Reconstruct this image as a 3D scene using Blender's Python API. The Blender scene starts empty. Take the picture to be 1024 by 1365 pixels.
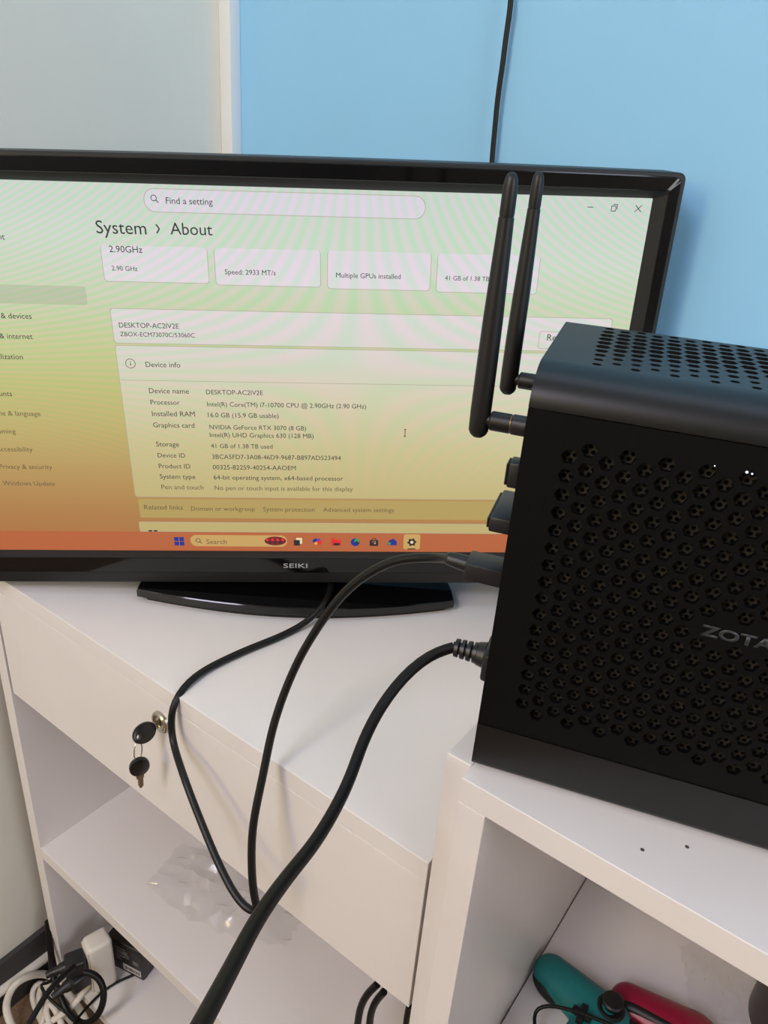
import bpy, bmesh, math, random
from mathutils import Vector, Matrix, noise

random.seed(7)
S = 0.001            # everything below is written in millimetres
FLOOR = 766.0        # desk top (z = 0 in millimetres) stands this far above the floor
scene = bpy.context.scene
COL = scene.collection

def W(x, y, z):      # millimetres measured from the desk's front right top corner -> world metres
    return Vector((x * S, y * S, (z + FLOOR) * S))

# ------------------------------------------------------------------ camera
cam_data = bpy.data.cameras.new('camera')
cam_data.sensor_fit = 'VERTICAL'
cam_data.sensor_height = 36.0
cam_data.lens = 36.0 * 1003.56 / 1365.0
cam_data.clip_start = 0.01
cam = bpy.data.objects.new('camera', cam_data)
COL.objects.link(cam)
right = Vector((0.80001437, 0.59595517, 0.06938619))
upv = Vector((-0.31407872, 0.31744671, 0.89475256))
fwd = Vector((-0.511206, 0.73760763, -0.44113877))
m = Matrix((right, upv, -fwd)).transposed().to_4x4()
m.translation = W(163.69, -322.98, 442.29)
cam.matrix_world = m
scene.camera = cam

# ------------------------------------------------------------------ exposure, world, lamps
scene.view_settings.view_transform = 'Standard'
scene.view_settings.look = 'None'
scene.view_settings.gamma = 1.0
scene.view_settings.use_curve_mapping = False
scene.view_settings.exposure = 0.1

world = bpy.data.worlds.new('world')
scene.world = world
world.use_nodes = True
wn = world.node_tree.nodes
wn['Background'].inputs[0].default_value = (0.62, 0.78, 1.0, 1)
wn['Background'].inputs[1].default_value = 0.6

def area(name, loc, target, sx, sy, power, color):
    l = bpy.data.lights.new(name, 'AREA')
    l.shape = 'RECTANGLE'; l.size = sx; l.size_y = sy; l.energy = power; l.color = color
    o = bpy.data.objects.new(name, l); COL.objects.link(o)
    o.location = loc
    o.rotation_euler = (Vector(target) - Vector(loc)).to_track_quat('-Z', 'Y').to_euler()
    return o

# unseen area lights, fitted powers and tints: window behind, added side fill, ceiling panels
area('unseen_area_light', (-0.4, -2.95, 2.0), (-0.2, 0.4, 1.0), 0.5, 1.0, 22.0, (1.0, 0.81, 0.36))
area('unseen_area_light', (2.55, -0.3, 1.9), (-1.0, 0.3, 1.6), 1.8, 1.5, 40.0, (0.95, 0.97, 1.0))  # added from the right to brighten; that wall has no window
area('ceiling_lamp', (-0.1, -1.9, 2.5), (-0.1, -1.9, 0.0), 0.6, 1.2, 35.0, (0.84, 0.82, 1.0))
area('ceiling_lamp', (0.1, 0.2, 2.5), (0.1, 0.2, 0.0), 1.2, 0.2, 3.0, (0.72, 0.80, 1.0))
TEXTS = [
    ('Find a setting', -97.8, 157.8, 37.9),
    ('System', -157.4, 133.3, 41.1),
    ('About', -96.5, 133.9, 34.8),
    ('›', -108.5, 134.5, 3.7),
    ('2.90GHz', -148.9, 118.5, 27.5),
    ('2.90 GHz', -148.8, 103.6, 21.5),
    ('Speed: 2933 MT/s', -53.5, 102.6, 43.3),
    ('Multiple GPUs installed', 41.7, 102.0, 55.9),
    ('41 GB of 1.38 TB', 136.3, 101.9, 38.8),
    ('DESKTOP-AC2IV2E', -149.1, 55.0, 52.0),
    ('ZBOX-ECM73070C/53060C', -149.1, 47.3, 65.2),
    ('Device info', -130.0, 19.7, 30.9),
    ('Rename', 233.0, 50.7, 26.9),
    ('Device name', -129.8, -5.0, 36.2),
    ('Processor', -129.6, -15.9, 26.8),
    ('Installed RAM', -129.5, -27.2, 39.5),
    ('Graphics card', -129.7, -38.4, 38.4),
    ('Storage', -129.0, -57.8, 21.5),
    ('Device ID', -128.8, -69.1, 26.0),
    ('Product ID', -129.0, -80.5, 30.2),
    ('System type', -129.1, -91.6, 34.0),
    ('Pen and touch', -128.8, -103.0, 40.7),
    ('DESKTOP-AC2IV2E', -77.9, -5.2, 52.0),
    ('Intel(R) Core(TM) i7-10700 CPU @ 2.90GHz (2.90 GHz)', -77.8, -16.9, 147.6),
    ('16.0 GB (15.9 GB usable)', -77.9, -27.6, 65.7),
    ('NVIDIA GeForce RTX 3070 (8 GB)', -77.4, -39.6, 90.7),
    ('Intel(R) UHD Graphics 630 (128 MB)', -77.7, -47.5, 98.0),
    ('41 GB of 1.38 TB used', -77.5, -58.7, 58.5),
    ('3BCA5FD7-3A08-46D9-9687-B897AD523494', -77.2, -70.0, 123.6),
    ('00325-82259-40254-AAOEM', -77.4, -81.1, 80.1),
    ('64-bit operating system, x64-based processor', -77.4, -91.9, 126.1),
    ('No pen or touch input is available for this display', -77.2, -103.3, 135.6),
    ('Related links', -148.1, -125.5, 37.9),
    ('Domain or workgroup', -102.2, -126.3, 63.1),
    ('System protection', -30.9, -126.5, 51.2),
    ('Advanced system settings', 28.9, -126.4, 71.0),
    ('Search', -90.0, -164.6, 20.5),
]
NAV = [
    ('Local Account', -233.3, 126.4),
    ('Bluetooth & devices', -223.4, 61.0),
    ('Network & internet', -225.7, 43.2),
    ('Personalization', -237.6, 24.7),
    ('Accounts', -253.8, -9.9),
    ('Time & language', -231.6, -28.8),
    ('Gaming', -257.5, -46.6),
    ('Accessibility', -245.3, -64.7),
    ('Privacy & security', -230.2, -82.8),
    ('Windows Update', -230.7, -100.4),
]
RECTS = {
    'cardA': (-155.9, 94.7, -67.6, 124.3),
    'cardB': (-61.4, 93.7, 28.1, 125.3),
    'cardC': (34.6, 92.7, 123.3, 124.0),
    'cardD': (129.3, 91.9, 217.9, 123.3),
    'cardE': (-155.7, 41.3, 290.5, 71.3),
    'cardF': (-154.5, -111.2, 306.0, 38.7),
    'strip': (-152.1, -134.7, 322.0, -113.6),
    'cardH': (-152.3, -150.2, 325.7, -139.8),
    'nav': (-271.8, 73.9, -173.5, 89.8),
    'pill': (-115.2, 151.4, 115.8, 168.7),
    'button': (225.9, 43.6, 264.4, 58.6),
    'task': (-295.7, -174.4, 300.9, -150.7),
    'searchpill': (-106.0, -168.3, -8.1, -154.7),
    'hl': (111.2, -170.5, 128.3, -151.8),
}
ICONS = {'mag': (-106.9, 161.3), 'mag2': (-97.6, -161.1), 'info': (-143.4, 22.6), 'minimise': (255.2, 164.3), 'restore': (275.7, 164.3), 'close': (296.3, 164.2), 'windows': (-117.3, -161.6), 'chip': (-20.2, -160.6), 'taskview': (2.6, -161.3), 'copilot': (22.6, -161.1), 'folder': (41.7, -161.6), 'edge': (61.5, -161.5), 'store': (80.7, -161.4), 'phone': (99.6, -161.2), 'gear': (119.8, -161.1), 'cursor': (107.6, -40.8), 'line': (-154.7, 6.7), 'bits': (-142.3, -150.1), 'logo': (0.2, -184.6), 'dot': (76.0, -180.5)}
HDMI_PATH = [(-31, 34, 215), (-43, 44, 207), (-58, 42, 202), (-76, 39, 194), (-93, 33, 179), (-109, 28, 158), (-125, 23, 127), (-139, 14, 88), (-143, -3, 46), (-139, -20, 5), (-134, -36, -34), (-126, -45, -69), (-119, -49, -90), (-116, -48, -98), (-121, -51, -103), (-134, -52, -99), (-159, -47, -88), (-193, -37, -69), (-223, -28, -47), (-256, -12, -40), (-261, -9, -22), (-261, -5, -4), (-264, 9, 4), (-268, 32, 4), (-266, 58, 4), (-261, 87, 4), (-254, 116, 4), (-251, 142, 4), (-246, 155, 10), (-241, 164, 20), (-250, 185, 20), (-260, 201, 20), (-272, 215, 20), (-288, 233, 20), (-284, 222, 40)]
WALL_PATH = [(-256, 417, 608), (-252, 417, 580), (-250, 417, 562), (-251, 417, 541), (-251, 417, 517), (-252, 417, 488), (-251, 417, 458), (-250, 417, 431), (-246, 417, 400), (-238, 417, 350)]
UNDER_A = [(-67, 60, -278), (-74, 55, -294), (-79, 52, -319), (-79, 50, -354)]
UNDER_B = [(-60, 62, -285), (-67, 60, -305), (-70, 58, -326), (-68, 56, -356)]
UNDER_C = [(-7, 14, -186), (-8, 14, -202), (-7, 14, -228)]
WHITE_LEAD = [(-527, 12, -690), (-525, -0, -695), (-527, -15, -705), (-538, -31, -720), (-551, -54, -735), (-551, -74, -750)]
BLACK_GAP = [(-595, 2, -600), (-589, -3, -626), (-580, -9, -652), (-570, -16, -673), (-553, -21, -685), (-528, -25, -702), (-510, -26, -701), (-493, -24, -699), (-474, -21, -679), (-466, -11, -666), (-466, -1, -649), (-472, 6, -634), (-483, 6, -622), (-493, 2, -617), (-501, -4, -616)]
BLACK_GAP2 = [(-589, 0, -612), (-579, -7, -646), (-571, -12, -666), (-565, -19, -680), (-574, -26, -691), (-586, -30, -694), (-571, -33, -696), (-543, -31, -701), (-521, -26, -706)]
BLACK_LEAD = [(-503, -14, -591), (-501, -28, -589), (-500, -42, -588), (-496, -60, -589), (-489, -79, -593), (-482, -97, -598), (-470, -115, -603)]
THIN_LEAD = [(-490, 64, -694), (-499, 45, -694), (-505, 23, -694), (-504, 3, -694), (-501, -21, -694), (-497, -33, -694), (-487, -49, -694)]
PIPE = [(-630, -90, -711), (-630, -67, -711), (-630, -33, -714), (-630, 10, -717), (-630, 81, -718)]
WHITE_BIG = [(-551, -84, -745), (-597, -75, -745), (-617, -69, -730), (-617, -51, -703), (-617, -25, -713), (-615, -2, -740), (-583, 0, -738), (-554, -2, -740), (-526, -3, -748), (-492, -17, -755)]
WHITE_B = [(-535, -50, -757), (-596, -38, -758), (-617, -32, -751), (-617, -24, -737), (-617, -14, -746), (-586, -22, -740), (-558, -24, -745), (-539, -16, -750), (-509, -30, -755)]
WHITE_C = [(-555, -71, -750), (-554, -52, -735), (-572, -32, -730), (-586, -14, -732), (-609, -11, -738), (-607, -25, -740), (-576, -40, -742), (-537, -61, -752)]
WHITE_D = [(-505, -47, -735), (-524, -36, -728), (-546, -31, -722), (-567, -29, -720), (-564, -39, -722), (-545, -44, -725), (-516, -56, -735)]
POWER_PATH = [(-20, 32, 155), (-27, 25, 152), (-33, 15, 147), (-36, -1, 141), (-36, -22, 132), (-31, -45, 124), (-22, -68, 119), (-14, -91, 119), (-6, -117, 123), (2, -145, 133), (13, -175, 146), (27, -204, 159), (42, -232, 176)]
PAD_CABLE = [(74, 120, -290), (67, 122, -275), (65, 124, -264), (68, 130, -260), (78, 137, -258), (91, 142, -257), (106, 148, -258), (126, 157, -262), (149, 166, -270)]

# ------------------------------------------------------------------ helpers
def lin(c):
    out = []
    for v in c[:3]:
        v = v / 255.0
        out.append(v / 12.92 if v <= 0.04045 else ((v + 0.055) / 1.055) ** 2.4)
    return (out[0], out[1], out[2], 1.0)

MATS = {}
def mat(name, rgb, rough=0.5, var=0.04, scale=40.0, bump=0.0, metal=0.0, spec=0.5, coat=0.0, stretch=None, emit=None, emit_strength=0.0):
    if name in MATS: return MATS[name]
    M = bpy.data.materials.new(name); M.use_nodes = True
    nt = M.node_tree; N = nt.nodes; L = nt.links
    B = N['Principled BSDF']
    tc = N.new('ShaderNodeTexCoord'); no = N.new('ShaderNodeTexNoise')
    no.inputs['Scale'].default_value = scale; no.inputs['Detail'].default_value = 4
    if stretch:
        mp = N.new('ShaderNodeMapping'); mp.inputs['Scale'].default_value = stretch
        L.new(tc.outputs['Object'], mp.inputs['Vector']); L.new(mp.outputs[0], no.inputs['Vector'])
    else:
        L.new(tc.outputs['Object'], no.inputs['Vector'])
    c = lin(rgb)
    r = N.new('ShaderNodeValToRGB')
    lo = tuple(max(0, v * (1 - var)) for v in c[:3]) + (1,); hi = tuple(min(1, v * (1 + var)) for v in c[:3]) + (1,)
    r.color_ramp.elements[0].position = 0.3; r.color_ramp.elements[1].position = 0.7
    r.color_ramp.elements[0].color = lo; r.color_ramp.elements[1].color = hi
    L.new(no.outputs['Fac'], r.inputs['Fac']); L.new(r.outputs['Color'], B.inputs['Base Color'])
    B.inputs['Roughness'].default_value = rough; B.inputs['Metallic'].default_value = metal
    B.inputs['Specular IOR Level'].default_value = spec
    if coat: B.inputs['Coat Weight'].default_value = coat; B.inputs['Coat Roughness'].default_value = 0.03
    if bump:
        bp = N.new('ShaderNodeBump'); bp.inputs['Strength'].default_value = bump; bp.inputs['Distance'].default_value = 0.001
        L.new(no.outputs['Fac'], bp.inputs['Height']); L.new(bp.outputs[0], B.inputs['Normal'])
    if emit:
        B.inputs['Emission Color'].default_value = lin(emit); B.inputs['Emission Strength'].default_value = emit_strength
    MATS[name] = M
    return M

laminate = mat('white_laminate', (228, 222, 220), 0.3, 0.015, 9, 0.0)
laminate_edge = mat('laminate_edge_band', (232, 224, 212), 0.45, 0.02, 14)
paint_grey = mat('grey_wall_paint', (236, 231, 218), 0.85, 0.02, 6, 0.05)
paint_blue = mat('blue_wall_paint', (152, 210, 248), 0.75, 0.02, 5, 0.05)
trim_white = mat('white_trim_paint', (236, 236, 236), 0.5, 0.01, 8)
far_paint = mat('beige_wall_paint', (150, 144, 136), 0.85, 0.02, 6, 0.05)
skirting = mat('dark_grey_skirting', (62, 60, 60), 0.6, 0.06, 20)
carpet = mat('brown_carpet', (120, 96, 76), 0.95, 0.35, 420, 0.6)
plaster = mat('white_ceiling_paint', (200, 200, 200), 0.9, 0.01, 5)
gloss_black = mat('gloss_black_plastic', (9, 9, 10), 0.08, 0.1, 20, 0.0, spec=0.5)
satin_black = mat('satin_black_plastic', (26, 26, 27), 0.42, 0.08, 60, 0.02)
tv_matte = mat('matte_black_plastic', (20, 20, 21), 0.5, 0.1, 80)
case_metal = mat('black_powder_coat', (10, 9, 9), 0.4, 0.08, 900, 0.02, spec=0.5)
case_side = mat('black_side_panel', (6, 6, 6), 0.6, 0.08, 500, 0.03, spec=0.15)
case_mesh = mat('inner_dust_mesh', (44, 38, 31), 0.6, 0.3, 200)
case_dark = mat('case_inside', (4, 4, 4), 0.9, 0.1, 30)
rubber = mat('black_cable_rubber', (13, 13, 13), 0.42, 0.15, 250, 0.05, spec=0.35)
rubber_power = mat('black_power_cable_rubber', (14, 13, 13), 0.5, 0.25, 300, 0.08, spec=0.3)
antenna_black = mat('antenna_black_rubber', (14, 14, 14), 0.45, 0.1, 300, 0.03)
plug_black = mat('plug_black_plastic', (32, 32, 36), 0.4, 0.06, 120)
nickel = mat('nickel', (196, 188, 172), 0.22, 0.05, 90, 0.0, metal=1.0)
brass = mat('brass_keyway', (140, 112, 70), 0.35, 0.1, 90, 0.0, metal=1.0)
key_black = mat('key_head_plastic', (18, 18, 18), 0.28, 0.1, 120)
white_plastic = mat('white_plastic', (220, 214, 204), 0.4, 0.02, 60)
white_cord = mat('white_cord', (214, 206, 194), 0.45, 0.04, 120)
adapter_black = mat('adapter_black', (20, 19, 18), 0.4, 0.1, 200)
label_white = mat('label_white', (205, 200, 195), 0.5, 0.03, 60)
label_grey = mat('label_grey_print', (110, 106, 102), 0.5, 0.05, 60)
print_black = mat('black_print', (20, 20, 20), 0.5, 0.05, 60)
logo_grey = mat('logo_grey', (48, 48, 53), 0.4, 0.05, 60)
logo_silver = mat('logo_silver', (190, 190, 194), 0.3, 0.03, 60)
teal = mat('teal_plastic', (18, 112, 112), 0.42, 0.05, 200, 0.02)
crimson = mat('crimson_plastic', (140, 12, 52), 0.35, 0.05, 200, 0.02)
pad_black = mat('gamepad_black', (14, 14, 15), 0.5, 0.1, 200)
tape_brown = mat('dark_brown_tape', (52, 40, 34), 0.35, 0.1, 60)
led_white = mat('inner_light_glint', (255, 255, 255), 0.4, 0, 10, emit=(215, 225, 255), emit_strength=2.2)
dust = mat('dark_speck', (70, 66, 64), 0.8, 0.2, 100)

def film_material():
    M = bpy.data.materials.new('clear_plastic_film'); M.use_nodes = True
    nt = M.node_tree; N = nt.nodes; L = nt.links
    for n in list(N):
        if n.type != 'OUTPUT_MATERIAL': N.remove(n)
    out = [n for n in N if n.type == 'OUTPUT_MATERIAL'][0]
    tr = N.new('ShaderNodeBsdfTransparent'); tr.inputs[0].default_value = (0.98, 0.98, 0.98, 1)
    gl = N.new('ShaderNodeBsdfGlossy'); gl.inputs['Roughness'].default_value = 0.16
    di = N.new('ShaderNodeBsdfDiffuse'); di.inputs[0].default_value = (0.75, 0.73, 0.7, 1)
    a = N.new('ShaderNodeMixShader'); b = N.new('ShaderNodeMixShader')
    lw = N.new('ShaderNodeLayerWeight'); lw.inputs[0].default_value = 0.35
    pw_ = N.new('ShaderNodeMath'); pw_.operation = 'POWER'; pw_.inputs[1].default_value = 3.0
    L.new(lw.outputs['Facing'], pw_.inputs[0])
    fr = N.new('ShaderNodeMath'); fr.operation = 'MULTIPLY_ADD'; fr.inputs[1].default_value = 0.35; fr.inputs[2].default_value = 0.05
    L.new(pw_.outputs[0], fr.inputs[0])
    tc = N.new('ShaderNodeTexCoord'); no = N.new('ShaderNodeTexNoise'); no.inputs['Scale'].default_value = 30
    L.new(tc.outputs['Object'], no.inputs['Vector'])
    mu = N.new('ShaderNodeMath'); mu.operation = 'MULTIPLY'; mu.inputs[1].default_value = 0.08
    L.new(no.outputs['Fac'], mu.inputs[0])
    L.new(mu.outputs[0], a.inputs[0]); L.new(tr.outputs[0], a.inputs[1]); L.new(di.outputs[0], a.inputs[2])
    L.new(fr.outputs[0], b.inputs[0]); L.new(a.outputs[0], b.inputs[1]); L.new(gl.outputs[0], b.inputs[2])
    L.new(b.outputs[0], out.inputs[0])
    return M
film = film_material()

def build(name, verts, faces, material, parent=None, smooth=False, angle=None):
    me = bpy.data.meshes.new(name)
    me.from_pydata([tuple(c * S for c in v) for v in verts], [], faces)
    me.update()
    me.materials.append(material)
    if smooth:
        for p in me.polygons: p.use_smooth = True
    o = bpy.data.objects.new(name, me); COL.objects.link(o)
    if parent: o.parent = parent
    if smooth and angle: 
        try: me.set_sharp_from_angle(angle=math.radians(angle))
        except Exception: pass
    return o

def from_bm(name, bm, material, parent=None, smooth=False, angle=35):
    """bm is in millimetres"""
    bmesh.ops.recalc_face_normals(bm, faces=bm.faces[:])
    for v in bm.verts: v.co *= S
    me = bpy.data.meshes.new(name); bm.to_mesh(me); bm.free()
    me.materials.append(material)
    if smooth:
        for p in me.polygons: p.use_smooth = True
        try: me.set_sharp_from_angle(angle=math.radians(angle))
        except Exception: pass
    o = bpy.data.objects.new(name, me); COL.objects.link(o)
    if parent: o.parent = parent
    return o

def bm_box(bm, x0, x1, y0, y1, z0, z1, bev=0.0, seg=2, mtx=None):
    r = bmesh.ops.create_cube(bm, size=1.0)
    vs = r['verts']
    for v in vs:
        v.co = Vector((x0 + (v.co.x + .5) * (x1 - x0), y0 + (v.co.y + .5) * (y1 - y0), z0 + (v.co.z + .5) * (z1 - z0)))
    if mtx is not None:
        for v in vs: v.co = mtx @ v.co
    if bev > 0:
        es = list({e for v in vs for e in v.link_edges})
        bmesh.ops.bevel(bm, geom=es, offset=bev, segments=seg, affect='EDGES', profile=0.5)

def box(name, x0, x1, y0, y1, z0, z1, material, parent=None, bev=0.0, seg=2, mtx=None):
    bm = bmesh.new(); bm_box(bm, x0, x1, y0, y1, z0, z1, bev, seg, mtx)
    return from_bm(name, bm, material, parent, smooth=bev >= 1.0, angle=25)

def tag(o, label, cat, group=None):
    o['label'] = label; o['category'] = cat
    if group: o['group'] = group
    return o

def thing(name, label, cat, loc, rotz=0.0, group=None):
    o = bpy.data.objects.new(name, None); COL.objects.link(o)
    o.empty_display_size = 0.05
    o.location = loc; o.rotation_euler = (0, 0, rotz)
    return tag(o, label, cat, group)

def wbox(name, x0, x1, y0, y1, z0, z1, material, bev=0.0):      # a box in world millimetres with its own origin
    o = box(name, 0, x1 - x0, 0, y1 - y0, 0, z1 - z0, material, None, bev)
    o.location = W(x0, y0, z0)
    return o

def smooth_path(pts, step=6):
    P = [Vector(p) for p in pts]
    P = [P[0] * 2 - P[1]] + P + [P[-1] * 2 - P[-2]]
    out = []
    for i in range(1, len(P) - 2):
        a, b, c, d = P[i - 1], P[i], P[i + 1], P[i + 2]
        n = max(2, int((c - b).length / step))
        for k in range(n):
            t = k / n
            out.append(0.5 * ((2 * b) + (c - a) * t + (2 * a - 5 * b + 4 * c - d) * t * t + (3 * b - a - 3 * c + d) * t ** 3))
    out.append(P[-2])
    for _ in range(3):
        q = out[:]
        for i in range(1, len(out) - 1): q[i] = (out[i - 1] + out[i] * 2 + out[i + 1]) / 4
        out = q
    return out

def bm_tube(bm, pts, rad, n=12, flat=1.0):
    fr = None; rings = []
    for i, p in enumerate(pts):
        t = (pts[min(i + 1, len(pts) - 1)] - pts[max(i - 1, 0)]).normalized()
        if fr is None:
            up = Vector((0, 0, 1)) if abs(t.z) < .9 else Vector((1, 0, 0))
            fr = t.cross(up).normalized()
        else:
            fr = (fr - t * fr.dot(t)).normalized()
        b = t.cross(fr)
        r = rad[i] if isinstance(rad, (list, tuple)) else rad
        rings.append([bm.verts.new(p + fr * math.cos(2 * math.pi * k / n) * r * flat + b * math.sin(2 * math.pi * k / n) * r) for k in range(n)])
    for a, b in zip(rings, rings[1:]):
        for k in range(n): bm.faces.new((a[k], a[(k + 1) % n], b[(k + 1) % n], b[k]))
    bm.faces.new(rings[0][::-1]); bm.faces.new(rings[-1])

def cable(name, pts, r, material, label, cat='cable', group=None, flat=1.0, origin=None):
    P = smooth_path(pts)
    o0 = Vector(origin or pts[0])
    bm = bmesh.new(); bm_tube(bm, [p - o0 for p in P], r, 12, flat)
    o = from_bm(name, bm, material, None, True, 60)
    o.location = W(*o0)
    return tag(o, label, cat, group)

def lathe(bm, prof, n=32, mtx=None):
    """prof: list of (radius, z)"""
    rings = []
    for r, z in prof:
        if r <= 1e-6: rings.append([bm.verts.new((0, 0, z))])
        else: rings.append([bm.verts.new((r * math.cos(2 * math.pi * k / n), r * math.sin(2 * math.pi * k / n), z)) for k in range(n)])
    for a, b in zip(rings, rings[1:]):
        for k in range(n):
            k2 = (k + 1) % n
            if len(a) == 1 and len(b) == 1: continue
            if len(a) == 1: bm.faces.new((a[0], b[k], b[k2]))
            elif len(b) == 1: bm.faces.new((a[k], a[k2], b[0]))
            else: bm.faces.new((a[k], a[k2], b[k2], b[k]))
    if mtx is not None:
        for rg in rings:
            for v in rg: v.co = mtx @ v.co

def rrect(x0, x1, z0, z1, r, seg=5, arch=0.0):
    pts = []
    for cx, cz, a0 in ((x1 - r, z1 - r, 0), (x0 + r, z1 - r, 90), (x0 + r, z0 + r, 180), (x1 - r, z0 + r, 270)):
        for k in range(seg + 1):
            a = math.radians(a0 + 90 * k / seg)
            pts.append((cx + r * math.cos(a), cz + r * math.sin(a)))
        if a0 == 0:
            for k in range(1, 12):      # points along the top edge so that it can arch a little
                t = k / 12; x = x1 - r + (x0 + r - x1 + r) * t
                pts.append((x, z1 + arch * (1 - (2 * t - 1) ** 2)))
    return pts

def loft(bm, loops, cap0=False, cap1=False):
    """loops: list of (points2d, depth): ring of (x, depth, z)"""
    rings = [[bm.verts.new((x, d, z)) for x, z in pts] for pts, d in loops]
    n = len(rings[0])
    for a, b in zip(rings, rings[1:]):
        for k in range(n): bm.faces.new((a[k], a[(k + 1) % n], b[(k + 1) % n], b[k]))
    if cap0: bm.faces.new(rings[0][::-1])
    if cap1: bm.faces.new(rings[-1])

# ------------------------------------------------------------------ the room
def struct(o): o['kind'] = 'structure'; return o
XW, YB = -640.0, 427.0
struct(wbox('floor', XW - 60, 2600, -3100, YB + 60, -FLOOR - 40, -FLOOR, carpet))
struct(wbox('wall_left', XW - 60, XW, -3100, 427, -FLOOR, 1834, paint_grey))
struct(wbox('wall_back', XW - 60, 2600, YB, YB + 60, -FLOOR, 1834, paint_blue))
struct(wbox('wall_right', 2600, 2660, -3100, YB + 60, -FLOOR, 1834, far_paint))
struct(wbox('ceiling', XW - 60, 2660, -3100, YB + 60, 1834, 1874, plaster))
struct(wbox('wall_front', XW - 60, 2660, -3160, -3100, -FLOOR, 1834, far_paint))
struct(wbox('baseboard_left', XW, XW + 9, -3100, 410, -FLOOR, -663, skirting, 1.0))
struct(wbox('trim_1', XW, -620.6, 410, YB, -FLOOR, 1834, trim_white, 1.0))

# ------------------------------------------------------------------ white desk with the drawer
desk = thing('drawer_desk', 'white laminate desk with a keyed drawer above open shelves', 'desk', W(-284, 200, -FLOOR))
def dpart(name, x0, x1, y0, y1, z0, z1, material=laminate, bev=0.6, parent=None):
    return box(name, x0 + 284, x1 + 284, y0 - 200, y1 - 200, z0 + FLOOR, z1 + FLOOR, material, parent or desk, bev)
XL = -570.7
dpart('desktop', -589, -0.4, 0, 424, -18.7, 0)
dpart('side_panel', XL - 18.5, XL, 0, 424, -FLOOR, -19.0)
dpart('side_panel', 1.9, 19.2, 0, 424, -FLOOR, 102.9)
drawer = dpart('drawer_front', -565.7, -0.6, 0.4, 18.4, -164.6, -19.9)
dpart('drawer_box', -550, -15, 18.4, 380, -150, -32, laminate, 0.6, drawer)
dpart('shelf', XL, 1.7, 0.3, 405, -448.4, -428.1)
dpart('bottom_board', XL, 1.7, 0.3, 405, -715, -697)
dpart('plinth', XL, 1.7, 18, 36, -FLOOR, -715.2)
dpart('back_panel', XL, 1.7, 405.3, 409, -FLOOR, -18.9)
bm = bmesh.new()
rot = Matrix.Translation((-287.5 + 284, -200 + 0.4, -43.3 + FLOOR)) @ Matrix.Rotation(math.radians(90), 4, 'X')
lathe(bm, [(0, 2.2), (5.4, 2.2), (6.0, 2.6), (6.6, 2.0), (7.2, 2.0), (8.0, 3.4), (9.4, 3.6), (10.6, 2.6), (11.2, 0.0)], 40, rot)
lock = from_bm('lock', bm, nickel, drawer, True, 30)
lock['label'] = 'round nickel cam lock'
bm = bmesh.new(); bm_box(bm, -4.6, -2.4, -202.6, -201.6, -47.3 + FLOOR, -39.3 + FLOOR, 0.2)
from_bm('keyway', bm, brass, drawer)

# ------------------------------------------------------------------ shelf unit on the right
unit = thing('shelf_unit', 'white open shelf unit carrying the black mini computer', 'shelf unit', W(380, 200, -FLOOR))
def upart(name, x0, x1, y0, y1, z0, z1, material=laminate, bev=0.6):
    return box(name, x0 - 380, x1 - 380, y0 - 200, y1 - 200, z0 + FLOOR, z1 + FLOOR, material, unit, bev)
upart('top_board', 19.5, 760, -11.8, 424, 83.4, 102.9)
upart('side_panel', 19.5, 38.6, -11.8, 424, -FLOOR, 83.2)
upart('side_panel', 741, 760, -11.8, 424, -FLOOR, 83.2)
upart('shelf', 39.6, 740.8, -8, 405, -320.5, -302.6)
upart('bottom_board', 38.8, 740.8, -8, 405, -715, -697)
upart('back_panel', 38.8, 740.8, 405.3, 409, -FLOOR, 83.2)
for x, y in ((124.0, 8.6), (143.0, 27.0)):
    bm = bmesh.new(); lathe(bm, [(0, 0.15), (0.9, 0.12), (1.2, 0)], 12, Matrix.Translation((x - 380, y - 200, 102.9 + FLOOR)))
    from_bm('nail_hole', bm, dust, unit)

# ------------------------------------------------------------------ television
TVC = (-296.7, 175.2, 230.0)
TYAW, TPITCH, TROLL = 0.6817, 0.0190, -0.0405
tv = thing('television', 'black flat-screen television on a glossy oval foot showing a settings page', 'television', W(TVC[0], TVC[1], 0), TYAW)
PANEL = Matrix.Translation((0, 0, TVC[2] * S)) @ Matrix.Rotation(TPITCH, 4, 'X') @ Matrix.Rotation(TROLL, 4, 'Y')
def tvpart(o): o.matrix_local = PANEL; return o
OU, OT, OB = 329.4, 193.0, -206.5
IU, IV = 307.1, 172.5
AR = 2.4
bm = bmesh.new()
loft(bm, [(rrect(-OU + 2, OU - 2, OB + 2, OT - 2, 5, arch=AR), 34), (rrect(-OU, OU, OB, OT, 6, arch=AR), 30), (rrect(-OU, OU, OB, OT, 6, arch=AR), -6.5),
          (rrect(-OU + 1.2, OU - 1.2, OB + 1.2, OT - 1.2, 5.5, arch=AR), -8), (rrect(-OU + 3.5, OU - 3.5, OB + 13, OT - 3.2, 5, arch=AR), -8.2)])
tvpart(from_bm('rim', bm, tv_matte, tv, True, 30))
bm = bmesh.new()
loft(bm, [(rrect(-OU + 3.5, OU - 3.5, OB + 13, OT - 3.2, 5, arch=AR), -8.2), (rrect(-OU + 4.2, OU - 4.2, OB + 13.7, OT - 4, 5, arch=AR), -8.8),
          (rrect(-IU - 9.5, IU + 9.5, -IV - 4.0, IV + 6.8, 4, arch=AR * .5), -8.8), (rrect(-IU - 9, IU + 9, -IV - 3.6, IV + 6.3, 4, arch=AR * .5), -8.2)])
tvpart(from_bm('bezel', bm, gloss_black, tv, True, 30))
bm = bmesh.new()
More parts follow.
